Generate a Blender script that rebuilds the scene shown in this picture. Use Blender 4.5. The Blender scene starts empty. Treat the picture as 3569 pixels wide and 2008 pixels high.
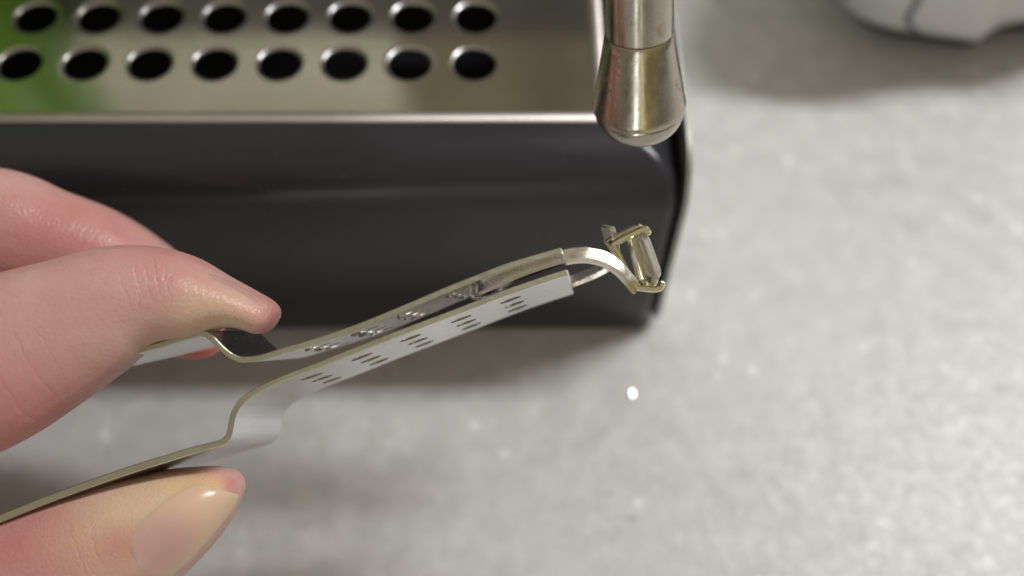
import bpy, bmesh, math, random
from mathutils import Vector, Matrix, noise
from mathutils.bvhtree import BVHTree

random.seed(7)
R = math.radians
S = 0.001                       # everything below is measured in millimetres
scene = bpy.context.scene
COL = scene.collection

# ------------------------------------------------------------------ camera
FPX, CX, CY = 3500.0, 1784.5, 1004.0
PITCH = 58.4
CAM_H = 160.8
CAM = Vector((0, 0, CAM_H))
RT = Vector((1, 0, 0))
FW = Vector((0, math.cos(R(PITCH)), -math.sin(R(PITCH))))
UP = Vector((0, math.sin(R(PITCH)), math.cos(R(PITCH))))

cd = bpy.data.cameras.new('camera')
cam_o = bpy.data.objects.new('camera', cd)
COL.objects.link(cam_o)
cam_o.location = CAM * S
cam_o.rotation_euler = (R(90 - PITCH), 0, 0)
cd.sensor_width = 36
cd.lens = 36 * FPX / 3569.0
cd.clip_start = 0.005
cd.clip_end = 20
cd.dof.use_dof = True
cd.dof.focus_distance = 0.1155
cd.dof.aperture_fstop = 10.5
scene.camera = cam_o

# ------------------------------------------------------------------ world, lamps, exposure
w = bpy.data.worlds.new('World')
scene.world = w
w.use_nodes = True
bg = w.node_tree.nodes['Background']
# dim room: pale ceiling overhead, darker furniture level and floor all round
wt_ = w.node_tree
_g = wt_.nodes.new('ShaderNodeTexCoord')
_s = wt_.nodes.new('ShaderNodeSeparateXYZ')
_r = wt_.nodes.new('ShaderNodeValToRGB')
wt_.links.new(_g.outputs['Generated'], _s.inputs[0])
_m = wt_.nodes.new('ShaderNodeMapRange')
_m.inputs[1].default_value = -1
_m.inputs[2].default_value = 1
wt_.links.new(_s.outputs[2], _m.inputs[0])
wt_.links.new(_m.outputs[0], _r.inputs[0])
_e = _r.color_ramp.elements
_e[0].position, _e[0].color = 0.40, (0.135, 0.115, 0.085, 1)
_e[1].position, _e[1].color = 0.80, (0.38, 0.328, 0.25, 1)
wt_.links.new(_r.outputs[0], bg.inputs[0])
bg.inputs[1].default_value = 0.92


def area(name, loc, target, sx, sy, power, col):
    d = bpy.data.lights.new(name, 'AREA')
    d.shape = 'RECTANGLE'
    d.size, d.size_y = sx * S, sy * S
    d.energy = power
    d.color = col
    o = bpy.data.objects.new(name, d)
    COL.objects.link(o)
    o.location = Vector(loc) * S
    zz = (Vector(loc) - Vector(target)).normalized()
    xx = (Vector((1, 0, 0)) - zz * zz.x).normalized()          # long side runs along the cabinet
    yy = zz.cross(xx)
    o.rotation_euler = Matrix((xx, yy, zz)).transposed().to_euler()
    return o


# the lamp strip under the wall cabinet, and the window behind the photographer
area('cabinet_strip', (530, 345, 800), (20, 80, 0), 430, 85, 7.45, (0.985, 0.99, 0.995))
area('window_light', (-400, -2000, 100), (0, 60, 60), 250, 1500, 5.0, (0.97, 0.985, 1.0))
area('wand_streak_light', (150, -2000, 100), (0, 60, 60), 230, 1500, 1.3, (1.0, 0.93, 0.62))  # added unseen panel that draws the second, yellowish streak on the wand

scene.view_settings.view_transform = 'Standard'
scene.view_settings.look = 'None'
scene.view_settings.exposure = 0
scene.view_settings.gamma = 1
scene.view_settings.use_curve_mapping = False
scene.cycles.max_bounces = 10
scene.cycles.use_denoising = True
scene.cycles.caustics_reflective = True
scene.cycles.sample_clamp_indirect = 4.0


# ------------------------------------------------------------------ helpers
def cam(px, py, z):
    """photograph pixel + distance along the optical axis (mm) -> world point (mm)"""
    return CAM + RT * ((px - CX) / FPX * z) + UP * ((CY - py) / FPX * z) + FW * z


def cvec(x, y, z):
    """camera-space vector, y pointing down"""
    return RT * x - UP * y + FW * z


def on_level(px, py, h):
    d = RT * ((px - CX) / FPX) + UP * ((CY - py) / FPX) + FW
    t = (h - CAM_H) / d.z
    return CAM + d * t


def catmull(pts, n=6):
    out = []
    k = len(pts)
    dim = len(pts[0])
    for i in range(k - 1):
        p0, p1, p2, p3 = pts[max(i - 1, 0)], pts[i], pts[i + 1], pts[min(i + 2, k - 1)]
        for j in range(n):
            t = j / n
            out.append(tuple(0.5 * ((2 * p1[d]) + (-p0[d] + p2[d]) * t + (2 * p0[d] - 5 * p1[d] + 4 * p2[d] - p3[d]) * t * t
                                    + (-p0[d] + 3 * p1[d] - 3 * p2[d] + p3[d]) * t ** 3) for d in range(dim)))
    out.append(tuple(pts[-1]))
    return out


def finish(bm, smooth_angle=35):
    bmesh.ops.recalc_face_normals(bm, faces=bm.faces)
    for f in bm.faces:
        f.smooth = True
    if smooth_angle is not None:
        for e in bm.edges:
            if len(e.link_faces) == 2:
                e.smooth = e.calc_face_angle(0) < R(smooth_angle)


def obj(name, bm, mat, parent=None, smooth_angle=35):
    """mesh built in mm world coordinates -> object (origin at parent's origin or the world origin)"""
    finish(bm, smooth_angle)
    me = bpy.data.meshes.new(name)
    off = parent['_base'] if parent is not None and '_base' in parent else None
    o3 = Vector(off) if off is not None else Vector((0, 0, 0))
    bmesh.ops.transform(bm, matrix=Matrix.Scale(S, 4) @ Matrix.Translation(-o3), verts=bm.verts)
    bm.to_mesh(me)
    bm.free()
    o = bpy.data.objects.new(name, me)
    COL.objects.link(o)
    if mat is not None:
        me.materials.append(mat)
    if parent is not None:
        o.parent = parent
    if off is not None:
        o['_base'] = list(off)
    return o


def thing(name, label, cat, base):
    o = bpy.data.objects.new(name, None)
    COL.objects.link(o)
    o.empty_display_size = 0.005
    o.location = Vector(base) * S
    o['label'] = label
    o['category'] = cat
    o['_base'] = list(base)
    return o


def structure(o):
    o['kind'] = 'structure'
    return o


def ring_loft(bm, rings, cap=True, closed=False):
    vs = [[bm.verts.new(p) for p in r] for r in rings]
    n = len(vs[0])
    for i in range(len(vs) - (0 if closed else 1)):
        a, b = vs[i], vs[(i + 1) % len(vs)]
        for j in range(n):
            bm.faces.new((a[j], a[(j + 1) % n], b[(j + 1) % n], b[j]))
    if cap and not closed:
        for r, s in ((vs[0], -1), (vs[-1], 1)):
            c = Vector((0, 0, 0))
            for v in r:
                c += v.co
            cv = bm.verts.new(c / n)
            for j in range(n):
                bm.faces.new((r[j], r[(j + 1) % n], cv))
    return vs


def tube(bm, pts, rad, n=12, round_ends=True):
    """pts world mm, rad number or list"""
    P = [Vector(p) for p in pts]
    rr = rad if isinstance(rad, (list, tuple)) else [rad] * len(P)
    rings = []
    T0 = (P[1] - P[0]).normalized()
    ref = Vector((0, 0, 1)) if abs(T0.z) < 0.9 else Vector((1, 0, 0))
    A = (ref - T0 * ref.dot(T0)).normalized()

    def ring(c, A, B, r):
        return [c + A * (r * math.cos(2 * math.pi * k / n)) + B * (r * math.sin(2 * math.pi * k / n)) for k in range(n)]
    for i, p in enumerate(P):
        T = (P[min(i + 1, len(P) - 1)] - P[max(i - 1, 0)]).normalized()
        A = (A - T * A.dot(T)).normalized()
        B = T.cross(A)
        if i == 0 and round_ends:
            for q in (0.2, 0.55, 0.85):
                rings.append(ring(p - T * (rr[0] * math.sqrt(1 - q * q)), A, B, rr[0] * q))
        rings.append(ring(p, A, B, rr[i]))
        if i == len(P) - 1 and round_ends:
            for q in (0.85, 0.55, 0.2):
                rings.append(ring(p + T * (rr[i] * math.sqrt(1 - q * q)), A, B, rr[i] * q))
    ring_loft(bm, rings)


def strip(bm, near, wid, thick, ch=0.1):
    """flat bar: near edge polyline, width vectors, thickness across the path; chamfered section"""
    N = [Vector(p) for p in near]
    k = len(N)
    Ws = wid if isinstance(wid, list) else [wid] * k
    th = thick if isinstance(thick, list) else [thick] * k
    rings = []
    for i in range(k):
        T = (N[min(i + 1, k - 1)] - N[max(i - 1, 0)]).normalized()
        W = Ws[i]
        L = W.length
        w_ = W / L
        M = T.cross(w_).normalized()
        h = th[i] / 2
        c = min(ch, h * 0.8)
        prof = [(0, -h + c), (c, -h), (L - c, -h), (L, -h + c), (L, h - c), (L - c, h), (c, h), (0, h - c)]
        rings.append([N[i] + w_ * a + M * b for a, b in prof])
    # rounded ends
    for end in (0, -1):
        T = (N[1] - N[0]).normalized() if end == 0 else (N[-1] - N[-2]).normalized()
        T = -T if end == 0 else T
        r = rings[end]
        c = sum((v for v in r), Vector((0, 0, 0))) / len(r)
        w_ = (Ws[end]).normalized()
        new = []
        for v in r:
            d = v - c
            along = w_ * d.dot(w_)
            rest = d - along
            new.append(c + along * 0.985 + rest * 0.55 + T * (th[end] * 0.22))
        if end == 0:
            rings.insert(0, new)
        else:
            rings.append(new)
    ring_loft(bm, rings)
    return rings


def smoothstep(a, b, x):
    t = max(0, min(1, (x - a) / (b - a)))
    return t * t * (3 - 2 * t)


# ------------------------------------------------------------------ materials
class NT:
    def __init__(self, name):
        self.m = bpy.data.materials.new(name)
        self.m.use_nodes = True
        self.t = self.m.node_tree
        self.b = self.t.nodes['Principled BSDF']
        self.co = self.t.nodes.new('ShaderNodeTexCoord').outputs['Object']

    def n(self, typ, **kw):
        nd = self.t.nodes.new(typ)
        for k, v in kw.items():
            setattr(nd, k, v)
        return nd

    def link(self, a, b):
        self.t.links.new(a, b)

    def set(self, **kw):
        for k, v in kw.items():
            self.b.inputs[k.replace('_', ' ')].default_value = v

    def mapping(self, scale, loc=(0, 0, 0), rot=(0, 0, 0)):
        m = self.n('ShaderNodeMapping')
        m.inputs['Scale'].default_value = scale
        m.inputs['Location'].default_value = loc
        m.inputs['Rotation'].default_value = rot
        self.link(self.co, m.inputs['Vector'])
        return m.outputs[0]

    def noise(self, scale, detail=3, rough=0.5, vec=None, dist=0.0):
        nd = self.n('ShaderNodeTexNoise')
        nd.inputs['Scale'].default_value = scale
        nd.inputs['Detail'].default_value = detail
        nd.inputs['Roughness'].default_value = rough
        nd.inputs['Distortion'].default_value = dist
        self.link(vec if vec is not None else self.co, nd.inputs['Vector'])
        return nd.outputs['Fac']

    def ramp(self, fac, stops):
        r = self.n('ShaderNodeValToRGB')
        e = r.color_ramp.elements
        while len(e) < len(stops):
            e.new(0.5)
        for i, (p, c) in enumerate(stops):
            e[i].position = p
            e[i].color = c if len(c) == 4 else (*c, 1)
        self.link(fac, r.inputs[0])
        return r.outputs[0]

    def math(self, op, a, b=None, clamp=False):
        nd = self.n('ShaderNodeMath', operation=op, use_clamp=clamp)
        for i, v in enumerate((a, b)):
            if v is None:
                continue
            if isinstance(v, (int, float)):
                nd.inputs[i].default_value = v
            else:
                self.link(v, nd.inputs[i])
        return nd.outputs[0]

    def mix(self, fac, a, b, blend='MIX'):
        nd = self.n('ShaderNodeMix', data_type='RGBA', blend_type=blend)
        for s, v in ((nd.inputs[0], fac), (nd.inputs[6], a), (nd.inputs[7], b)):
            if isinstance(v, (int, float)):
                s.default_value = v
            elif isinstance(v, tuple):
                s.default_value = v if len(v) == 4 else (*v, 1)
            else:
                self.link(v, s)
        return nd.outputs[2]

    def bump(self, h, strength, dist=0.0002, prev=None):
        b = self.n('ShaderNodeBump')
        b.inputs['Strength'].default_value = strength
        b.inputs['Distance'].default_value = dist
        self.link(h, b.inputs['Height'])
        if prev is not None:
            self.link(prev, b.inputs['Normal'])
        return b.outputs[0]

    def blob(self, p, r0, r1):
        """1 inside r0 mm of the (parent-relative) point p, 0 beyond r1"""
        v = self.n('ShaderNodeVectorMath', operation='DISTANCE')
        self.link(self.co, v.inputs[0])
        v.inputs[1].default_value = Vector(p) * S
        mr = self.n('ShaderNodeMapRange', interpolation_type='SMOOTHSTEP')
        mr.inputs[1].default_value = r0 * S
        mr.inputs[2].default_value = r1 * S
        mr.inputs[3].default_value = 1
        mr.inputs[4].default_value = 0
        self.link(v.outputs['Value'], mr.inputs[0])
        return mr.outputs[0]


def m_counter():
    k = NT('stone_laminate')
    big = k.noise(28, 3, 0.55)
    mid = k.noise(190, 6, 0.66)
    fine = k.noise(480, 3, 0.6)
    c = k.ramp(mid, [(0.30, (0.44, 0.437, 0.43)), (0.5, (0.525, 0.522, 0.514)), (0.70, (0.61, 0.607, 0.598))])
    c = k.mix(k.math('MULTIPLY', k.ramp(big, [(0.35, (0, 0, 0)), (0.7, (1, 1, 1))]), 0.45), c, (0.60, 0.60, 0.595))
    vo = k.n('ShaderNodeTexVoronoi')
    vo.inputs['Scale'].default_value = 210
    k.link(k.co, vo.inputs['Vector'])
    sp = k.ramp(vo.outputs['Distance'], [(0.10, (1, 1, 1)), (0.26, (0, 0, 0))])
    pick = k.ramp(k.noise(95, 2), [(0.52, (0, 0, 0)), (0.60, (1, 1, 1))])
    c = k.mix(k.math('MULTIPLY', k.math('MULTIPLY', sp, pick), 0.65), c, (0.82, 0.82, 0.80))
    pick2 = k.ramp(k.noise(80, 2, vec=k.mapping((1, 1, 1), (0.31, 0.7, 0))), [(0.60, (0, 0, 0)), (0.68, (1, 1, 1))])
    c = k.mix(k.math('MULTIPLY', k.math('MULTIPLY', sp, pick2), 0.6), c, (0.30, 0.29, 0.29))
    k.link(c, k.b.inputs['Base Color'])
    k.link(k.ramp(fine, [(0.3, (0.36,) * 3), (0.7, (0.54,) * 3)]), k.b.inputs['Roughness'])
    h = k.math('ADD', mid, k.math('MULTIPLY', fine, 0.6))
    k.link(k.bump(h, 0.35, 0.0004), k.b.inputs['Normal'])
    return k.m


def m_black():
    k = NT('black_satin_plastic')
    dust = k.noise(900, 2, 0.5)
    pick = k.noise(160, 2)
    d = k.math('MULTIPLY', k.ramp(dust, [(0.70, (0, 0, 0)), (0.76, (1, 1, 1))]), k.ramp(pick, [(0.52, (0, 0, 0)), (0.6, (1, 1, 1))]))
    c = k.mix(k.math('MULTIPLY', d, 0.35), (0.028, 0.028, 0.034), (0.25, 0.25, 0.26))
    k.link(c, k.b.inputs['Base Color'])
    k.link(k.ramp(k.noise(60, 4), [(0.3, (0.25,) * 3), (0.75, (0.36,) * 3)]), k.b.inputs['Roughness'])
    k.set(IOR=1.45)
    k.link(k.bump(k.noise(26, 2), 0.12, 0.0015), k.b.inputs['Normal'])
    return k.m


def m_steel(name, col, r0, r1, sx=(1, 1, 1), scale=300, bump=0.05, wav=0.0):
    k = NT(name)
    vec = k.mapping(sx)
    nz = k.noise(scale, 4, 0.6, vec)
    k.set(Metallic=1.0)
    k.link(k.mix(k.ramp(k.noise(90, 4), [(0.35, (0, 0, 0)), (0.7, (1, 1, 1))]), col, tuple(v * 0.86 for v in col)), k.b.inputs['Base Color'])
    k.link(k.ramp(nz, [(0.3, (r0,) * 3), (0.7, (r1,) * 3)]), k.b.inputs['Roughness'])
    nrm = k.bump(nz, bump, 0.0001)
    if wav:
        nrm = k.bump(k.noise(22, 2), wav, 0.002, nrm)
    k.link(nrm, k.b.inputs['Normal'])
    return k


M_COUNTER = m_counter()
M_BLACK = m_black()
M_GRATE = m_steel('grate_steel', (0.74, 0.74, 0.72), 0.11, 0.18, (1, 6, 1), 240, 0.03, 0.10).m
M_LIP = m_steel('rolled_steel', (0.52, 0.48, 0.45), 0.45, 0.55, (6, 1, 1), 200).m
M_PANEL = m_steel('brushed_side_steel', (0.48, 0.49, 0.47), 0.48, 0.6, (1, 1, 8), 200).m
M_REAR = m_steel('dark_brushed_steel', (0.22, 0.22, 0.23), 0.42, 0.5, (8, 1, 1), 150).m
M_PLATE = m_steel('tweezer_steel', (0.80, 0.79, 0.81), 0.12, 0.28, (0.25, 2.2, 2.2), 900, 0.09).m


def m_edge():
    k = m_steel('sheared_edge', (0.54, 0.54, 0.42), 0.34, 0.52, (1, 1, 1), 1800, 0.5)
    return k.m


M_EDGE = m_edge()
k = m_steel('white_gold', (0.88, 0.84, 0.78), 0.13, 0.30, (1, 1, 1), 1400, 0.12)
_b = k.b.inputs['Base Color'].links[0].from_socket
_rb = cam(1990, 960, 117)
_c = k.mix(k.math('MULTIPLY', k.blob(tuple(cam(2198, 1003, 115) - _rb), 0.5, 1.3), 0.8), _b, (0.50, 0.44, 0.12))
_c = k.mix(k.math('MULTIPLY', k.blob(tuple(cam(1800, 950, 115) - _rb), 0.8, 2.6), 0.45), _c, (0.66, 0.62, 0.32))  # yellow-green reflection between the arms, painted into the gold colour
_c = k.mix(k.math('MULTIPLY', k.blob(tuple(cam(1890, 915, 115) - _rb), 0.6, 2.0), 0.4), _c, (0.66, 0.50, 0.33))  # orange part of the same reflection, painted in as a tint
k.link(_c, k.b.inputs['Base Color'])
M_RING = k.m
M_BASKET = m_steel('yellowed_white_gold', (0.88, 0.83, 0.60), 0.06, 0.15, (1, 1, 1), 1500, 0.2).m


def m_stone():
    k = NT('clear_gem')
    k.set(Base_Color=(0.93, 0.90, 0.80, 1), Roughness=0.02, IOR=2.2)
    k.b.inputs['Transmission Weight'].default_value = 0.72
    return k.m


M_STONE = m_stone()

# ------------------------------------------------------------------ worktop and wall
COUNTER_R = 420
bm = bmesh.new()
bmesh.ops.create_grid(bm, x_segments=2, y_segments=2, size=1)
bmesh.ops.transform(bm, matrix=Matrix.Translation((0, 140, 0)) @ Matrix.Diagonal((COUNTER_R, 380, 1, 1)), verts=bm.verts)
r = bmesh.ops.extrude_face_region(bm, geom=bm.faces[:])
bmesh.ops.translate(bm, vec=(0, 0, -30), verts=[g for g in r['geom'] if isinstance(g, bmesh.types.BMVert)])
o = structure(obj('countertop', bm, M_COUNTER))
o['label'] = 'pale grey mottled stone worktop with fine light specks'


def m_wall():
    k = NT('cream_wall_paint')
    k.link(k.ramp(k.noise(9, 3), [(0.3, (0.74, 0.75, 0.60)), (0.7, (0.79, 0.79, 0.65))]), k.b.inputs['Base Color'])
    k.set(Roughness=0.6)
    return k.m


bm = bmesh.new()
bmesh.ops.create_cube(bm, size=1)
bmesh.ops.transform(bm, matrix=Matrix.Translation((0, 528, 230)) @ Matrix.Diagonal((2 * COUNTER_R, 14, 520, 1)), verts=bm.verts)
o = structure(obj('wall', bm, m_wall()))
o['label'] = 'cream wall behind the worktop, seen mirrored in the steel drip tray'

# ------------------------------------------------------------------ espresso machine (drip tray end)
XL, XR, YF, YB, ZT = -150.0, 25.8, 89.8, 215.0, 45.8
RA, RC = 9.0, 3.0
machine = thing('espresso_machine', 'black espresso machine base with perforated steel drip tray', 'coffee machine', (-50, 150, 0))


def plan(inset, z):
    """rounded rectangle outline of the body, front-right and front-left corners rounded"""
    pts = []
    x0, x1, y0, y1 = XL + inset, XR - inset, YF + inset, YB - inset
    rc = max(RC - inset * 0.45, 1.2)
    n = 8
    for cx_, cy_, a0 in ((x1 - rc, y0 + rc, -90), (x1 - rc, y1 - rc, 0), (x0 + rc, y1 - rc, 90), (x0 + rc, y0 + rc, 180)):
        for i in range(n + 1):
            a = R(a0 + 90 * i / n)
            pts.append(Vector((cx_ + rc * math.cos(a), cy_ + rc * math.sin(a), z)))
    return pts


bm = bmesh.new()
rings = [plan(0.8, 0.15), plan(0.25, 0.4), plan(0, 1.0)]
for q in (0.3, 0.6, 1.0):
    rings.append(plan(0, 1.0 + (ZT - RA - 1.0) * q))
for i in range(1, 13):
    a = R(90 * i / 12)
    rings.append(plan(RA * (1 - math.cos(a)), ZT - RA + RA * math.sin(a)))
rings.append(plan(RA + 0.8, ZT))
rings.append(plan(RA + 1.0, ZT - 1.2))
rings.append(plan(RA + 2.4, ZT - 2.0))
rings.append(plan(RA + 3.0, 8))
ring_loft(bm, rings)
obj('tray_body', bm, M_BLACK, machine, 40)

# perforated grate: square cells, each with a countersunk round hole
PITCH_H = 10.15
HX, HY = -5.9, 112.2
NCX, NRY = 14, 5
PX1 = 13.4
PY0 = YF + RA + 2.2
GZ = ZT - 0.25
bm = bmesh.new()
NS = 40
for i in range(NCX):
    for j in range(NRY):
        cx_, cy_ = HX - i * PITCH_H, HY + j * PITCH_H
        hw = PITCH_H / 2

        def sq(a):
            c, s = math.cos(a), math.sin(a)
            m = hw / max(abs(c), abs(s))
            return c * m, s * m
        loops = []
        for rad, dz in ((None, 0), (4.3, 0.0), (3.85, 0.0), (3.68, -0.04), (3.46, -0.14), (3.3, -0.32), (3.24, -0.55), (3.22, -0.8)):
            lp = []
            for k_ in range(NS):
                a = 2 * math.pi * (k_ + 0.5) / NS
                if rad is None:
                    x_, y_ = sq(a)
                else:
                    x_, y_ = rad * math.cos(a), rad * math.sin(a)
                lp.append(bm.verts.new((cx_ + x_, cy_ + y_, GZ + dz)))
            loops.append(lp)
        for a_, b_ in zip(loops[:-1], loops[1:]):
            for k_ in range(NS):
                bm.faces.new((a_[k_], a_[(k_ + 1) % NS], b_[(k_ + 1) % NS], b_[k_]))
        # the four corners between the ring of samples and the square cell
        for q in range(4):
            k0 = NS // 8 + q * NS // 4 - 1
            v0, v1 = loops[0][k0 % NS], loops[0][(k0 + 1) % NS]
            a = math.pi / 4 + q * math.pi / 2
            vc = bm.verts.new((cx_ + math.copysign(hw, math.cos(a)), cy_ + math.copysign(hw, math.sin(a)), GZ))
            bm.faces.new((v0, vc, v1))
gx0, gx1 = HX - (NCX - 0.5) * PITCH_H, HX + PITCH_H / 2
gy0, gy1 = HY - PITCH_H / 2, HY + (NRY - 0.5) * PITCH_H


def quad(bm, x0, y0, x1, y1, z):
    v = [bm.verts.new(p) for p in ((x0, y0, z), (x1, y0, z), (x1, y1, z), (x0, y1, z))]
    bm.faces.new(v)


quad(bm, gx0, PY0, gx1, gy0, GZ)
quad(bm, gx1, PY0, PX1, gy1, GZ)
bmesh.ops.recalc_face_normals(bm, faces=bm.faces)
for f in bm.faces:
    f.material_index = 1 if abs(f.normal.z) < 0.985 else 0
grate = obj('drip_grate', bm, M_GRATE, machine, 30)
grate.data.materials.append(m_steel('punched_rim', (0.46, 0.46, 0.45), 0.24, 0.36).m)
grate['label'] = 'shiny steel grate with rows of round countersunk holes'

# rolled edge along the front and right of the grate
bm = bmesh.new()
prof = [(-1.15, -1.0), (-1.1, 0.15), (-0.8, 0.5), (-0.3, 0.68), (0.3, 0.66), (0.8, 0.42), (1.15, 0.02), (1.15, -1.0)]
path = [(gx0, PY0, 'f'), (PX1, PY0, 'c'), (PX1, gy1, 'r')]
rings = [[Vector((gx0, PY0 + a, GZ + b)) for a, b in prof],
         [Vector((PX1 - a, PY0 + a, GZ + b)) for a, b in prof],
         [Vector((PX1 - a, gy1, GZ + b)) for a, b in prof]]
ring_loft(bm, rings)
obj('rolled_edge', bm, M_LIP, machine)

# thin steel side panel following the end of the black body
bm = bmesh.new()
out = [(YB, 1.5), (YF + 2.5, 1.5)]
out += [(YF + 0.6, 3.5), (YF + 0.2, ZT - RA)]
for i in range(1, 10):
    a = R(90 * i / 9)
    out.append((YF + 0.2 + RA * (1 - math.cos(a)), ZT - RA + RA * math.sin(a) + 0.2))
out.append((YB, ZT + 0.2))
rings = [[Vector((XR + 0.12 + dx, y_ + (0.3 if dx in (0, 1.35) else 0) * 0, z_)) for y_, z_ in out] for dx in (0, 0.75)]
ring_loft(bm, rings)
obj('side_panel', bm, M_PANEL, machine, 25)

# rear of the machine: low dark housing, and the boiler column the wand hangs from
bm = bmesh.new()
bmesh.ops.create_cube(bm, size=1)
bmesh.ops.transform(bm, matrix=Matrix.Translation((-62, 190, 71)) @ Matrix.Diagonal((175, 48, 50, 1)), verts=bm.verts)
bmesh.ops.bevel(bm, geom=[e for e in bm.edges], offset=4, segments=4, affect='EDGES')
obj('rear_housing', bm, M_REAR, machine)


def m_column():
    k = m_steel('column_steel', (0.50, 0.45, 0.38), 0.35, 0.45, (1, 1, 8), 150)
    return k.m


bm = bmesh.new()
bmesh.ops.create_cube(bm, size=1)
bmesh.ops.transform(bm, matrix=Matrix.Translation((4, 196, 190)) @ Matrix.Diagonal((62, 60, 210, 1)), verts=bm.verts)
bmesh.ops.bevel(bm, geom=[e for e in bm.edges], offset=6, segments=4, affect='EDGES')
obj('boiler_column', bm, m_column(), machine)


# ------------------------------------------------------------------ steam wand
SEAM = cam(2228, 112, 116)
AX = Vector((0.088, -0.2656, -0.964)).normalized()      # down along the wand
WA = AX.cross(Vector((0, 1, 0))).normalized()
WB = AX.cross(WA)
wand = thing('steam_wand', 'steel steam wand with flared tip hanging above the tray corner', 'steam wand', SEAM + AX * 14.6)


def lathe(bm, prof, n=64, axis_o=SEAM):
    rings = []
    for L, r_ in prof:
        c = axis_o + AX * L
        rings.append([c + WA * (r_ * math.cos(2 * math.pi * i / n)) + WB * (r_ * math.sin(2 * math.pi * i / n)) for i in range(n)])
    ring_loft(bm, rings)


def m_wand(name, tip):
    k = m_steel(name, (0.53, 0.495, 0.43), 0.17, 0.33, (1, 1, 0.12), 900, 0.14)
    base = k.b.inputs['Base Color'].links[0].from_socket
    # lime and rust deposits
    spots = k.math('MULTIPLY', k.ramp(k.noise(700, 4, 0.7), [(0.52, (0, 0, 0)), (0.62, (1, 1, 1))]),
                   k.ramp(k.noise(130, 2), [(0.40, (0, 0, 0)), (0.62, (1, 1, 1))]))
    c = k.mix(k.math('MULTIPLY', spots, 0.55), base, (0.36, 0.30, 0.22))
    return k, c, spots


k, c, spots = m_wand('wand_tip_steel', True)
# yellow reflection streak down the flared tip, painted into the steel colour
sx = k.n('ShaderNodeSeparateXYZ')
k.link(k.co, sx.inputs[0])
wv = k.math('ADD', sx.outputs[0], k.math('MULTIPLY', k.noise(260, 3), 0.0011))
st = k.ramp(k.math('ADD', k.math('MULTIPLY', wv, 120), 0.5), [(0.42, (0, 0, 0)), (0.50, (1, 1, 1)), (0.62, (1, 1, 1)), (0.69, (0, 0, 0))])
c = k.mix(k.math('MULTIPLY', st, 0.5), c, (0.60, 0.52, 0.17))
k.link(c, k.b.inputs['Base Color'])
k.link(k.math('ADD', k.math('MULTIPLY', spots, 0.3), k.b.inputs['Roughness'].links[0].from_socket), k.b.inputs['Roughness'])
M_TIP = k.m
k, c, spots = m_wand('wand_tube_steel', False)
rust = k.math('MULTIPLY', k.blob(tuple(SEAM + AX * -0.3 + cvec(1.6, 0.8, -3.2) - (SEAM + AX * 14.6)), 0.2, 1.4),
              k.ramp(k.noise(900, 4, 0.7), [(0.42, (0, 0, 0)), (0.55, (1, 1, 1))]))
c = k.mix(k.math('MULTIPLY', rust, 0.6), c, (0.36, 0.17, 0.05))
k.link(c, k.b.inputs['Base Color'])
M_TUBE = k.m

bm = bmesh.new()
Q0 = SEAM + AX * -15
neck = catmull([tuple(SEAM + AX * -9), tuple(Q0), tuple(Q0 + Vector((-0.8, 6.5, 8.5))), tuple(Q0 + Vector((-1.5, 19, 19))), tuple(Q0 + Vector((-2, 40, 34))), tuple(Q0 + Vector((-2.5, 66, 50))), tuple(Q0 + Vector((-2.5, 80, 57)))], 7)
npts = [SEAM + AX * 0.6, SEAM + AX * -0.02, SEAM + AX * -0.12, SEAM + AX * -1.0, SEAM + AX * -5] + [Vector(p) for p in neck]
tube(bm, npts, [3.7, 3.78, 3.9] + [3.9] * (len(npts) - 3), 48, False)
wt = obj('tube', bm, M_TUBE, wand)
bm = bmesh.new()
lathe(bm, [(0.02, 3.7), (0.05, 3.92), (0.25, 4.03), (1.0, 4.16), (3, 4.50), (6, 5.02), (8.6, 5.46), (9.3, 5.60), (9.7, 5.66), (10.0, 5.66), (10.25, 5.58), (10.32, 5.40), (10.3, 4.5)])
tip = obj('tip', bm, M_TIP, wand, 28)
bm = bmesh.new()
prof = [(10.25, 4.6), (10.30, 5.34), (10.40, 5.44)]
for i in range(1, 15):
    a = R(90 * i / 14)
    prof.append((10.40 + 4.3 * math.sin(a), max(5.44 * math.cos(a), 0.05)))
lathe(bm, prof)
obj('nozzle_cap', bm, M_TUBE, tip, 50)
# joint where the tube meets the boiler column
bm = bmesh.new()
J = Q0 + Vector((-2.5, 74, 54))
bmesh.ops.create_uvsphere(bm, u_segments=24, v_segments=14, radius=7.5)
bmesh.ops.translate(bm, vec=J, verts=bm.verts)
obj('ball_joint', bm, M_LIP, wand)

# ------------------------------------------------------------------ white appliance in the far corner
KB = 7.0
low = [(2898, -60), (2910, 0), (2945, 50), (3000, 88), (3090, 118), (3200, 136), (3300, 150), (3372, 160), (3402, 158), (3440, 136), (3490, 108), (3569, 94), (3680, 90), (3800, 100)]
lowp = [on_level(x, y, KB) for x, y in low]
back = [Vector((168, 200, KB)), Vector((172, 240, KB)), Vector((150, 262, KB)), Vector((118, 262, KB)), Vector((92, 240, KB)), Vector((82, 212, KB))]
poly = [tuple(p) for p in lowp + back]
poly = catmull(poly + [poly[0]], 5)[:-1]
cen = Vector((120, 205, KB))
jug = thing('white_appliance', 'white rounded plastic appliance standing on the far worktop', 'appliance', (120, 205, 0))


def m_white():
    k = NT('white_gloss_plastic')
    k.set(Base_Color=(0.60, 0.60, 0.60, 1), Roughness=0.28)
    k.link(k.bump(k.noise(40, 2), 0.04, 0.001), k.b.inputs['Normal'])
    return k.m


def scaled(f, z, fx=1.0):
    out_ = []
    for p in poly:
        v = Vector(p)
        d = v - cen
        out_.append(Vector((cen.x + d.x * f * fx, cen.y + d.y * f, z)))
    return out_


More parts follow.
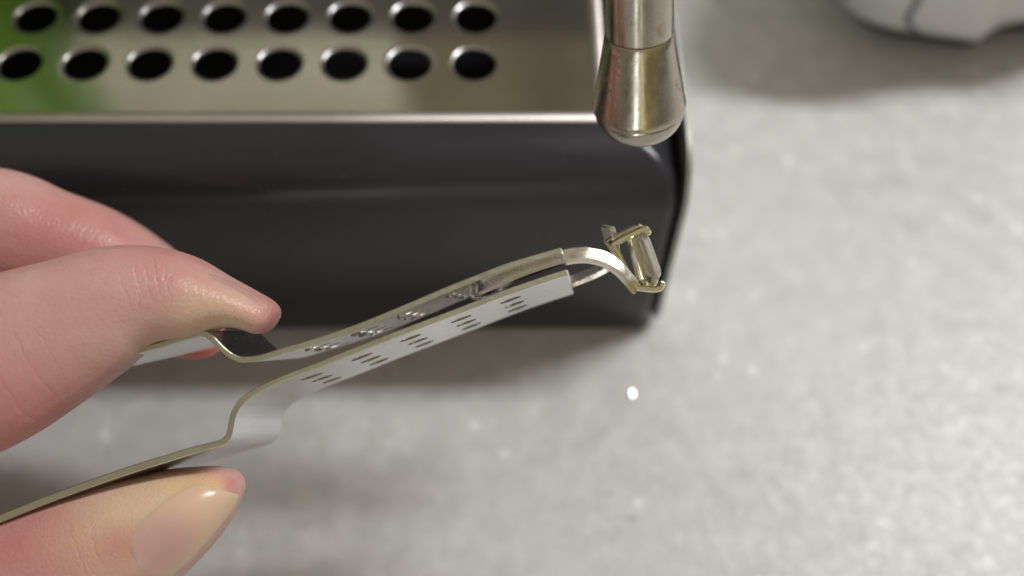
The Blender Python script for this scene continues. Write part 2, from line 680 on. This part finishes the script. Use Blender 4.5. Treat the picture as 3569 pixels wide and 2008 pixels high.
bm = bmesh.new()
ring_loft(bm, [scaled(0.90, KB - 0.2), scaled(0.95, KB), scaled(0.985, KB + 0.9), scaled(1.0, KB + 2.5), scaled(1.01, KB + 6), scaled(1.01, 14, 1.02), scaled(1.02, 22, 1.12), scaled(1.03, 30, 1.22),
               scaled(1.03, 40, 1.26), scaled(0.98, 47, 1.22), scaled(0.8, 50, 1.1)])
shell = obj('shell', bm, m_white(), jug, 60)
k = NT('dark_rubber')
k.set(Base_Color=(0.035, 0.034, 0.032, 1), Roughness=0.7)
M_RUBBER = k.m
bm = bmesh.new()
ring_loft(bm, [scaled(0.86, 0.3), scaled(0.88, 1.2), scaled(0.88, KB - 0.3)])
obj('foot_ring', bm, M_RUBBER, jug)
k = NT('grey_seam')
k.set(Base_Color=(0.17, 0.19, 0.21, 1), Roughness=0.6)
M_SEAM = k.m


def bvh_of(o, scale=1000):
    me = o.data
    base = Vector(o['_base'])
    return BVHTree.FromPolygons([v.co * 1000 + base for v in me.vertices], [list(p.vertices) for p in me.polygons])


bv = bvh_of(shell)
pts = []
for px, py in catmull([(3210, -40), (3200, 0), (3172, 45), (3166, 78), (3190, 104), (3250, 122), (3330, 138), (3400, 150)], 5):
    d = (cam(px, py, 100) - CAM).normalized()
    h = bv.ray_cast(CAM, d)
    if h[0] is not None:
        pts.append(h[0])
if len(pts) > 4:
    bm = bmesh.new()
    tube(bm, pts, [0.75 * (1 - 0.6 * smoothstep(0.6, 1, i / len(pts))) for i in range(len(pts))], 8)
    obj('seam', bm, M_SEAM, jug)

# ------------------------------------------------------------------ green cup mirrored in the tray
k = NT('green_glaze')
k.set(Base_Color=(0.30, 0.62, 0.08, 1), Roughness=0.3)
cup = thing('green_cup', 'green cup mirrored at the left end of the steel tray', 'cup', (-128, 152, GZ))
bm = bmesh.new()
rings = []
for z_, r_ in ((0.05, 24), (0.3, 26), (3, 28), (30, 31), (60, 33), (98, 34), (99.5, 33.4), (98, 32), (40, 30), (4, 26)):
    rings.append([Vector((-128 + r_ * math.cos(a), 152 + r_ * math.sin(a), GZ + z_)) for a in [2 * math.pi * i / 40 for i in range(40)]])
ring_loft(bm, rings)
obj('cup_body', bm, k.m, cup)

# ------------------------------------------------------------------ tweezers
W3 = cvec(1.6, 1.45, 16.0)
ZN = 112.0
up_path = [(-420, 1400), (-100, 1345), (200, 1287), (486, 1222), (620, 1184), (680, 1167), (708, 1163), (732, 1174), (776, 1219), (812, 1245), (845, 1254), (900, 1249),
           (962, 1231), (1100, 1190), (1243, 1141), (1399, 1078), (1554, 1012), (1690, 958), (1755, 933), (1850, 903), (1955, 873)]
lo_path = [(-420, 1972), (-150, 1868), (0, 1808), (200, 1728), (424, 1648), (640, 1580), (740, 1552), (776, 1540), (796, 1518), (804, 1485), (813, 1445), (836, 1405), (878, 1371), (925, 1346),
           (1000, 1313), (1100, 1276), (1282, 1203), (1476, 1129), (1600, 1082), (1755, 1022), (1900, 972), (1976, 948)]
tw = thing('tweezers', 'steel tweezers with perforated arms pinched between finger and thumb', 'tweezers', cam(1965, 910, 120))


def arm(name, path, holes, lbl, th_handle, W3, burr=False):
    pp = catmull(path, 5)
    near = [cam(x, y, ZN) for x, y in pp]
    th = [0.66 + (th_handle - 0.66) * (1 - smoothstep(640, 790, x)) for x, y in pp]
    bm = bmesh.new()
    strip(bm, near, W3, th, 0.09)
    o = obj(name, bm, M_PLATE, tw, 35)
    # punched holes: oval punches through the plate, three abreast
    cb = bmesh.new()
    base = Vector(tw['_base'])
    wn = W3.normalized()
    for hx in holes:
        for fr in (0.26, 0.52, 0.78):
            i = min(range(len(pp)), key=lambda q: abs(pp[q][0] - hx))
            T = (near[min(i + 1, len(near) - 1)] - near[i - 1]).normalized()
            # exact point on the segment
            x0, x1 = pp[i - 1][0], pp[min(i + 1, len(pp) - 1)][0]
            t = (hx - x0) / (x1 - x0)
            c = near[i - 1].lerp(near[min(i + 1, len(near) - 1)], t) + W3 * fr - base
            M = T.cross(wn).normalized()
            n_ = 18
            rr = [[c + T * (1.3 * math.cos(2 * math.pi * q / n_)) + wn * (1.0 * math.sin(2 * math.pi * q / n_)) + M * s for q in range(n_)] for s in (-2, 2)]
            ring_loft(cb, [[p * S for p in q] for q in rr])
    bmesh.ops.recalc_face_normals(cb, faces=cb.faces)
    cm = bpy.data.meshes.new('cutter')
    cb.to_mesh(cm)
    cb.free()
    co_ = bpy.data.objects.new('cutter', cm)
    COL.objects.link(co_)
    co_.location = tw.location
    md = o.modifiers.new('b', 'BOOLEAN')
    md.object = co_
    md.solver = 'EXACT'
    bpy.context.view_layer.update()
    ev = o.evaluated_get(bpy.context.evaluated_depsgraph_get())
    me = bpy.data.meshes.new_from_object(ev)
    o.modifiers.clear()
    o.data = me
    bpy.data.objects.remove(co_)
    me.materials.clear()
    me.materials.append(M_PLATE)
    me.materials.append(M_EDGE)
    b2 = bmesh.new()
    b2.from_mesh(me)
    b2.normal_update()
    v = FW
    # burrs pushed out on the inner face by the punch
    for hx in holes if burr else ():
        for fr in (0.26, 0.52, 0.78):
            i = min(range(len(pp)), key=lambda q: abs(pp[q][0] - hx))
            T = (near[min(i + 1, len(near) - 1)] - near[i - 1]).normalized()
            M = T.cross(wn).normalized()
            if M.dot(UP) > 0:
                M = -M
            c = near[i] + W3 * fr - base - T * random.uniform(1.2, 1.5) + M * 0.36
            g = bmesh.ops.create_icosphere(b2, subdivisions=2, radius=1)
            sx_, sy_, sz_ = random.uniform(0.35, 0.75), random.uniform(0.4, 0.75), random.uniform(0.16, 0.34)
            for v_ in g['verts']:
                q = v_.co * (1 + 0.25 * noise.noise(v_.co * 2.3 + c))
                v_.co = (c + T * (q.x * sx_) + wn * (q.y * sy_) + M * (q.z * sz_)) * S
    b2.normal_update()
    for f in b2.faces:
        # the sheared rim all round the sheet: faces that look along the width
        f.material_index = 1 if abs(f.normal.dot(wn)) > 0.6 else 0
        f.smooth = True
    for e in b2.edges:
        if len(e.link_faces) == 2:
            e.smooth = e.calc_face_angle(0) < R(30)
    b2.to_mesh(me)
    b2.free()
    o['label'] = lbl
    return o


arm('arm', up_path, (1075, 1245, 1410, 1570, 1735), 'perforated arm under the index finger', 0.66, cvec(1.6, 0.70, 16.0), True)
arm('arm', lo_path, (1045, 1226, 1402, 1584, 1763), 'perforated arm resting on the thumb', 0.85, cvec(1.6, 2.25, 16.0))

# bow that joins the two arms inside the palm
bm = bmesh.new()
pth = catmull([(-415, 1972), (-560, 2000), (-690, 1900), (-700, 1690), (-690, 1500), (-560, 1390), (-415, 1400)], 6)
strip(bm, [cam(x, y, ZN) for x, y in pth], W3, 0.7, 0.09)
obj('spring_bow', bm, M_PLATE, tw)

# ------------------------------------------------------------------ ring
ring_base = cam(1990, 960, 117)
rg = thing('ring', 'white gold ring with rectangular clear stone gripped in the tweezers', 'ring', ring_base)
near_p = [(1652, 1042, 117.5), (1668, 1037, 115.2), (1724, 1013, 114.5), (1817, 971, 114.4), (1911, 938, 114.3), (1973, 921, 114.2), (2035, 914, 114.2), (2097, 926, 114.3), (2143, 952, 114.5), (2175, 983, 114.7), (2206, 1019, 114.9)]
pp = catmull(near_p, 6)
wn_ = [cvec(0.15 + 0.35 * smoothstep(2060, 2200, x), -1.68 + 0.35 * smoothstep(2100, 2200, x), 0.85) for x, y, z in pp]
bm = bmesh.new()
strip(bm, [cam(*p) for p in pp], wn_, 1.12, 0.28)
far_p = [(1652, 1042, 117.5), (1690, 1046, 121.0), (1800, 1040, 122.5), (1900, 1025, 122.6), (1997, 993, 122.5), (2040, 977, 122.2), (2081, 960, 121.8), (2122, 936, 121.2), (2146, 905, 120.6), (2152, 870, 120.1), (2146, 835, 119.6), (2136, 795, 119.2)]
pp = catmull(far_p, 6)
wf = []
for i, (x, y, z) in enumerate(pp):
    t = smoothstep(940, 860, y) if x > 2050 else 0
    t = 1 - max(0, min(1, (y - 850) / 100.0)) if x > 2050 else 0
    a, b = cvec(0.2, -1.0, 2.0), cvec(-1.0, -0.35, 2.0)
    wf.append(a.lerp(b, t))
strip(bm, [cam(*p) for p in pp], wf, 0.72, 0.12)
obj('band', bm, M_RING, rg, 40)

WBk = cvec(-0.2, -0.5, 4.3)
ZB = 115.6
bm_specs = []


def prong(path, rad):
    bm = bmesh.new()
    pts = catmull([(*p,) for p in path], 4)
    k_ = len(pts)
    tube(bm, pts, rad if not isinstance(rad, tuple) else [rad[0] + (rad[1] - rad[0]) * smoothstep(0.6, 1, i / k_) for i in range(k_)], 6)
    obj('prong', bm, M_BASKET, rg)


top_n = [cam(2139, 851, ZB), cam(2165, 836, ZB), cam(2200, 819, ZB), cam(2232, 803, ZB), cam(2250, 800, ZB), cam(2256, 809, ZB)]
bot_n = [cam(2210, 1000, ZB), cam(2235, 1005, ZB), cam(2275, 1009, ZB), cam(2300, 1005, ZB), cam(2307, 990, ZB)]
for off in (Vector((0, 0, 0)), WBk):
    prong([p + off for p in top_n], (0.40, 0.48))
    prong([p + off for p in bot_n], (0.37, 0.42))
# rails: the base frame and the gallery frame under the stone


def frame_rail(name, a, b, rad):
    bm = bmesh.new()
    A, B = cam(*a), cam(*b)
    tube(bm, [A, A.lerp(B, 0.5), B], rad, 4, False)
    tube(bm, [A + WBk, (A + WBk).lerp(B + WBk, 0.5), B + WBk], rad, 4, False)
    tube(bm, [A, A + WBk * 0.5, A + WBk], rad * 0.97, 4, False)
    tube(bm, [B, B + WBk * 0.5, B + WBk], rad * 0.97, 4, False)
    obj(name, bm, M_BASKET, rg)


frame_rail('base_rail', (2141, 853, ZB), (2210, 998, ZB), 0.34)
frame_rail('gallery_rail', (2209, 824, ZB), (2252, 998, ZB), 0.3)

# stone: step-cut rectangle with clipped corners
SC = cam(2266, 899, ZB) + WBk * 0.5
Ld = (cam(2302, 986, ZB) - cam(2240, 812, ZB)).normalized()
Dd = (WBk - Ld * WBk.dot(Ld)).normalized()
Nd = Ld.cross(Dd).normalized()
if Nd.x < 0:
    Nd = -Nd
bm = bmesh.new()


def octa(hl, hd, cut, n_):
    q = [(hl, hd - cut), (hl - cut, hd), (-hl + cut, hd), (-hl, hd - cut), (-hl, -hd + cut), (-hl + cut, -hd), (hl - cut, -hd), (hl, -hd + cut)]
    return [SC + Ld * a + Dd * b + Nd * n_ for a, b in q]


ring_loft(bm, [octa(0.5, 0.06, 0.03, -1.75), octa(1.55, 0.85, 0.25, -1.25), octa(2.35, 1.6, 0.45, -0.62), octa(2.88, 2.12, 0.38, -0.08), octa(2.9, 2.14, 0.38, 0.12),
               octa(2.70, 1.94, 0.34, 0.45), octa(2.42, 1.66, 0.3, 0.70), octa(2.05, 1.3, 0.26, 0.84)])
obj('stone', bm, M_STONE, rg, 1)

# ------------------------------------------------------------------ tiny glinting flake on the worktop
BP = on_level(2205, 1372, 0.5)
bm = bmesh.new()
bmesh.ops.create_uvsphere(bm, u_segments=24, v_segments=16, radius=1)
for v in bm.verts:
    v.co = Vector((v.co.x * 0.36 * (1.1 if v.co.y > 0 else 0.95), v.co.y * 0.95, v.co.z * 0.10))
tilt = Vector((0, 0, 1)).rotation_difference(Vector((0.27, -0.09, 0.96))).to_matrix().to_4x4()
bmesh.ops.transform(bm, matrix=Matrix.Translation((BP.x, BP.y, 0.36)) @ tilt, verts=bm.verts)
k = m_steel('bright_silver', (0.95, 0.95, 0.96), 0.22, 0.30)
flake = obj('silver_flake', bm, k.m)
flake['label'] = 'tiny glinting silver flake lying alone on the worktop'
flake['category'] = 'flake'

# ------------------------------------------------------------------ hand
HB = cam(-500, 1500, 118)


def finger(bm, st, n=26, sub=5, flat=None):
    """st: (px, py, z, half-thickness across the picture mm, half-width in depth mm)"""
    pp = catmull(st, sub)
    P = [cam(p[0], p[1], p[2]) for p in pp]
    rings = []
    for i, p in enumerate(P):
        T = (P[min(i + 1, len(P) - 1)] - P[max(i - 1, 0)]).normalized()
        b = (FW - T * FW.dot(T)).normalized()
        a = T.cross(b)
        ra, rb = max(pp[i][3], 0.15), max(pp[i][4], 0.15)
        ring = []
        for k_ in range(n):
            t = 2 * math.pi * k_ / n
            c, s = math.cos(t), math.sin(t)
            e = 0.92
            ring.append(p + a * (ra * math.copysign(abs(c) ** e, c)) + b * (rb * math.copysign(abs(s) ** e, s)))
        rings.append(ring)
    ring_loft(bm, rings)


hb = bmesh.new()
# index finger
finger(hb, [(-900, 1420, 124, 11, 10), (-520, 1400, 117, 10.2, 9.4), (-250, 1350, 113, 9.8, 9.0), (-60, 1280, 111.5, 9.4, 8.6), (110, 1200, 112.2, 8.7, 8.2), (280, 1120, 113.2, 7.6, 7.8),
            (430, 1050, 114.2, 6.55, 7.4), (560, 1032, 114.8, 5.6, 7.0), (690, 1046, 115.0, 4.6, 6.4), (795, 1058, 115.0, 2.9, 5.6), (870, 1082, 115.0, 2.3, 4.9), (910, 1102, 115.0, 2.2, 4.5), (932, 1116, 115.0, 2.0, 4.0), (945, 1126, 115.0, 1.6, 3.2), (952, 1131, 115.0, 0.95, 2.0), (955, 1133, 115.0, 0.3, 0.8)])
# middle finger behind it
finger(hb, [(-900, 1000, 136, 10.5, 9.5), (-450, 850, 132, 9.2, 8.6), (-200, 812, 131.5, 8.7, 8.2), (0, 812, 132, 8.5, 7.9), (160, 855, 133, 7.7, 7.6), (320, 905, 134, 7.3, 7.4), (450, 968, 135, 6.7, 7.0), (570, 1045, 135.8, 6.0, 6.6),
            (640, 1115, 136.2, 5.2, 6.0), (695, 1168, 136.5, 4.1, 5.0), (730, 1203, 136.7, 2.6, 3.6), (750, 1222, 136.8, 1.2, 2.0), (758, 1230, 136.8, 0.2, 0.5)])
# thumb
finger(hb, [(-950, 2050, 126, 13, 12), (-600, 2180, 121, 11.5, 10.5), (-320, 2195, 118.5, 10.4, 9.8), (-60, 2125, 117.5, 9.7, 9.3), (150, 2030, 117, 9.2, 9.0), (320, 1947, 117, 8.4, 8.7), (470, 1874, 117, 7.3, 8.3), (590, 1812, 117, 6.1, 7.7),
            (690, 1757, 117, 4.7, 6.9), (765, 1712, 117, 3.2, 5.7), (808, 1688, 117, 2.0, 4.3), (830, 1675, 117, 1.0, 2.6), (838, 1671, 117, 0.2, 0.8)])
# palm, wrist, ring and little finger outside the frame
finger(hb, [(-620, 1500, 128, 10, 9), (-850, 1500, 130, 24, 14), (-1200, 1540, 132, 31, 17), (-1700, 1600, 134, 32, 19), (-2200, 1660, 136, 27, 19), (-2900, 1740, 140, 26, 20), (-3600, 1820, 144, 28, 22), (-3700, 1830, 144, 8, 8)], sub=6)
finger(hb, [(-950, 1180, 146, 9, 8.5), (-600, 1030, 148, 8.4, 8.2), (-330, 1120, 149, 7.8, 7.8), (-290, 1330, 147, 7.0, 7.2), (-420, 1480, 144, 6.2, 6.6), (-500, 1540, 142, 3.5, 4.5), (-530, 1560, 142, 0.4, 0.8)])
finger(hb, [(-1050, 1350, 156, 7.6, 7.2), (-760, 1230, 158, 7.0, 6.9), (-540, 1300, 158, 6.4, 6.5), (-500, 1460, 156, 5.8, 6.0), (-600, 1570, 153, 5.2, 5.5), (-680, 1620, 151, 2.8, 3.6), (-700, 1640, 150, 0.4, 0.8)])

hand = thing('hand', 'pale hand pinching the tweezers between thumb and fingertips', 'hand', HB)
skin_o = obj('skin', hb, None, hand, None)
md = skin_o.modifiers.new('r', 'REMESH')
md.mode = 'VOXEL'
md.voxel_size = 0.00042
md2 = skin_o.modifiers.new('s', 'SMOOTH')
md2.factor = 0.5
md2.iterations = 7
bpy.context.view_layer.update()
me = bpy.data.meshes.new_from_object(skin_o.evaluated_get(bpy.context.evaluated_depsgraph_get()))
skin_o.modifiers.clear()
skin_o.data = me
for p in me.polygons:
    p.use_smooth = True


def rel(px, py, z):
    return tuple(cam(px, py, z) - HB)


def m_skin():
    k = NT('skin')
    mott = k.noise(95, 4, 0.6)
    c = k.mix(k.ramp(mott, [(0.3, (0, 0, 0)), (0.72, (1, 1, 1))]), (0.54, 0.272, 0.245), (0.61, 0.365, 0.33))
    c = k.mix(k.math('MULTIPLY', k.ramp(k.noise(260, 4, 0.7), [(0.48, (0, 0, 0)), (0.66, (1, 1, 1))]), 0.30), c, (0.54, 0.20, 0.18))
    c = k.mix(k.math('MULTIPLY', k.ramp(k.noise(170, 3, 0.6, k.mapping((1, 1, 1), (0.2, 0.5, 0.1))), [(0.52, (0, 0, 0)), (0.7, (1, 1, 1))]), 0.35), c, (0.62, 0.44, 0.40))
    red = (0.49, 0.175, 0.165)
    pale = (0.66, 0.49, 0.36)
    for (x, y, z), r0, r1, s, col in (
            ((200, 1080, 104), 3, 14, 0.35, (0.54, 0.37, 0.345)),
            ((60, 1480, 108), 1, 12, 0.45, red),
            ((560, 930, 112), 1, 6, 0.35, red),
            ((940, 1090, 114), 0.5, 3.5, 0.55, red),
            ((700, 1110, 111), 1.5, 5.5, 0.85, pale),
            ((820, 1090, 112), 1.0, 4.0, 0.7, pale),
            ((520, 1170, 112), 1, 5.5, 0.45, pale),
            ((200, 900, 128), 4, 14, 0.45, red),
            ((720, 1240, 133), 2, 7, 0.85, (0.62, 0.12, 0.10)),
            ((540, 1740, 109), 3.5, 10, 0.95, (0.70, 0.51, 0.33)),
            ((700, 1680, 110), 1, 6, 0.85, (0.70, 0.48, 0.24)),
            ((350, 1800, 109), 3, 9.5, 0.85, pale),
            ((400, 1920, 107), 1, 5, 0.6, red),
            ((100, 1900, 108), 3, 10, 0.4, red),
            ((825, 1670, 114), 0.5, 2.6, 0.6, red)):
        c = k.mix(k.math('MULTIPLY', k.blob(rel(x, y, z), r0, r1), s), c, col)
    k.link(c, k.b.inputs['Base Color'])
    b = k.b
    b.subsurface_method = 'RANDOM_WALK' if hasattr(b, 'subsurface_method') else None
    k.set(Roughness=0.44, IOR=1.4)
    b.inputs['Subsurface Weight'].default_value = 0.55
    b.inputs['Subsurface Radius'].default_value = (1.0, 0.38, 0.22)
    b.inputs['Subsurface Scale'].default_value = 0.0016
    k.link(k.ramp(k.noise(600, 3), [(0.3, (0.28,) * 3), (0.7, (0.42,) * 3)]), b.inputs['Roughness'])
    # skin relief: fine cells, creases that run across the fingers at the joints
    vo = k.n('ShaderNodeTexVoronoi', feature='DISTANCE_TO_EDGE')
    vo.inputs['Scale'].default_value = 1500
    k.link(k.co, vo.inputs['Vector'])
    nrm = k.bump(k.ramp(vo.outputs['Distance'], [(0, (0, 0, 0)), (0.25, (1, 1, 1))]), 0.28, 0.0001)
    # creases that cross the fingers at the joints: bent sheets of thin grooves, each fading at its ends
    wob = k.noise(260, 3, 0.6)
    tot = None
    for (a_, b_, c_, rad, wdt, dep) in (
            ((470, 1000, 108), (430, 1050, 115), (560, 1024, 116), 3.6, 0.16, 0.9),
            ((505, 985, 109), (430, 1050, 115), (560, 1024, 116), 3.0, 0.14, 0.8),
            ((545, 975, 109.5), (430, 1050, 115), (560, 1024, 116), 3.2, 0.15, 0.9),
            ((585, 985, 110), (430, 1050, 115), (600, 1024, 116), 3.4, 0.16, 0.8),
            ((420, 1010, 107), (280, 1118, 114), (430, 1050, 115), 3.0, 0.14, 0.6),
            ((160, 1220, 104), (110, 1200, 112), (280, 1118, 114), 4.5, 0.16, 0.6),
            ((95, 1290, 103), (-60, 1280, 111), (110, 1200, 112), 6.0, 0.22, 1.0),
            ((50, 1420, 104), (-60, 1280, 111), (110, 1200, 112), 6.5, 0.25, 1.0),
            ((10, 1360, 103), (-60, 1280, 111), (110, 1200, 112), 6.5, 0.22, 1.0),
            ((330, 800, 126), (160, 855, 133), (450, 968, 135), 4.0, 0.18, 0.9),
            ((260, 760, 126), (160, 855, 133), (320, 905, 134), 4.0, 0.18, 0.7),
            ((300, 1900, 107), (150, 2030, 117), (470, 1874, 117), 5.0, 0.2, 0.7),
            ((240, 1930, 107), (150, 2030, 117), (470, 1874, 117), 5.0, 0.2, 0.7)):
        p0 = cam(*a_) - HB
        t_ = (cam(*c_) - cam(*b_)).normalized()
        dt = k.n('ShaderNodeVectorMath', operation='DOT_PRODUCT')
        k.link(k.co, dt.inputs[0])
        dt.inputs[1].default_value = t_
        d_ = k.math('SUBTRACT', dt.outputs['Value'], p0.dot(t_) * S)
        d_ = k.math('ADD', d_, k.math('MULTIPLY', k.math('SUBTRACT', wob, 0.5), 0.0022))
        d_ = k.math('DIVIDE', k.math('ABSOLUTE', d_), wdt * 1.15 * S)
        g_ = k.math('SUBTRACT', 1.0, d_, clamp=True)
        g_ = k.math('MULTIPLY', k.math('MULTIPLY', g_, dep), k.blob(tuple(p0), rad * 0.5, rad))
        tot = g_ if tot is None else k.math('MAXIMUM', tot, g_)
    nrm = k.bump(k.math('SUBTRACT', 1.0, tot), 0.32, 0.00018, nrm)
    # faint cross-hatching of the skin between the creases
    st_ = k.noise(420, 4, 0.65, k.mapping((1.0, 0.35, 0.35)))
    nrm = k.bump(st_, 0.22, 0.00022, nrm)
    nrm = k.bump(k.noise(140, 4), 0.25, 0.0006, nrm)
    k.link(nrm, b.inputs['Normal'])
    return k.m


me.materials.clear()
me.materials.append(m_skin())


def m_nail():
    k = NT('nail')
    c = k.mix(k.blob(rel(560, 1930, 108), 1.5, 6.5), (0.66, 0.47, 0.33), (0.55, 0.34, 0.315))
    k.link(c, k.b.inputs['Base Color'])
    k.set(Roughness=0.27, IOR=1.5)
    k.b.inputs['Subsurface Weight'].default_value = 0.4
    k.b.inputs['Subsurface Radius'].default_value = (1.0, 0.4, 0.25)
    k.b.inputs['Subsurface Scale'].default_value = 0.001
    k.link(k.bump(k.noise(300, 2, vec=k.mapping((1, 1, 0.2))), 0.08, 0.0002), k.b.inputs['Normal'])
    return k.m


M_NAIL = m_nail()
M_NAIL2 = M_NAIL.copy()
M_NAIL2.node_tree.nodes['Principled BSDF'].inputs['Base Color'].default_value = (0.52, 0.30, 0.28, 1)
for l_ in list(M_NAIL2.node_tree.nodes['Principled BSDF'].inputs['Base Color'].links):
    M_NAIL2.node_tree.links.remove(l_)
hv = bvh_of(skin_o)


def nail(rows, zref, lift, mat, nu=24, nv=18):
    """curved plate lying on the finger: rows run from the cuticle to the free edge, each from one side fold to the other"""
    rr = catmull([(*a, *b) for a, b in rows], max(1, nu // (len(rows) - 1)))
    nu = len(rr) - 1
    top, bot = {}, {}
    bm = bmesh.new()
    for i in range(nu + 1):
        ax, ay, bx, by = rr[i]
        for j in range(nv + 1):
            v, u = j / nv, i / nu
            q = cam(ax + (bx - ax) * v, ay + (by - ay) * v, zref)
            h = hv.ray_cast(CAM, (q - CAM).normalized())
            if h[0] is None or (h[0] - q).length > 14:
                h = hv.find_nearest(q)
            p, n_ = h[0], h[1]
            e = min(1, v * 5) * min(1, u * 6)
            e = e * e * (3 - 2 * e)
            top[i, j] = bm.verts.new(p + n_ * (-0.05 + (lift + 0.05) * e))
            bot[i, j] = bm.verts.new(p - n_ * 0.6)
    for i in range(nu):
        for j in range(nv):
            bm.faces.new((top[i, j], top[i + 1, j], top[i + 1, j + 1], top[i, j + 1]))
            bm.faces.new((bot[i, j], bot[i, j + 1], bot[i + 1, j + 1], bot[i + 1, j]))
    for i in range(nu):
        for j in (0, nv):
            bm.faces.new((top[i, j], top[i + 1, j], bot[i + 1, j], bot[i, j]))
    for j in range(nv):
        for i in (0, nu):
            bm.faces.new((top[i, j], top[i, j + 1], bot[i, j + 1], bot[i, j]))
    keep = [v for v in top.values()]
    bmesh.ops.smooth_vert(bm, verts=keep, factor=0.5, use_axis_x=True, use_axis_y=True, use_axis_z=True)
    bmesh.ops.smooth_vert(bm, verts=keep, factor=0.5, use_axis_x=True, use_axis_y=True, use_axis_z=True)
    obj('nail', bm, mat, hand, 50)


nail([((505, 2035), (575, 2040)), ((462, 1965), (628, 1990)), ((438, 1908), (682, 1942)), ((446, 1850), (730, 1888)), ((486, 1798), (775, 1838)), ((545, 1746), (815, 1790)),
      ((620, 1700), (838, 1750)), ((690, 1680), (838, 1722))], 113, 0.13, M_NAIL)
nail([((735, 972), (700, 948)), ((780, 992), (755, 960)), ((835, 1022), (815, 985)), ((890, 1056), (872, 1014)), ((925, 1082), (915, 1044)), ((942, 1102), (938, 1068))], 116, 0.04, M_NAIL2)

for o in bpy.data.objects:
    if '_base' in o:
        del o['_base']
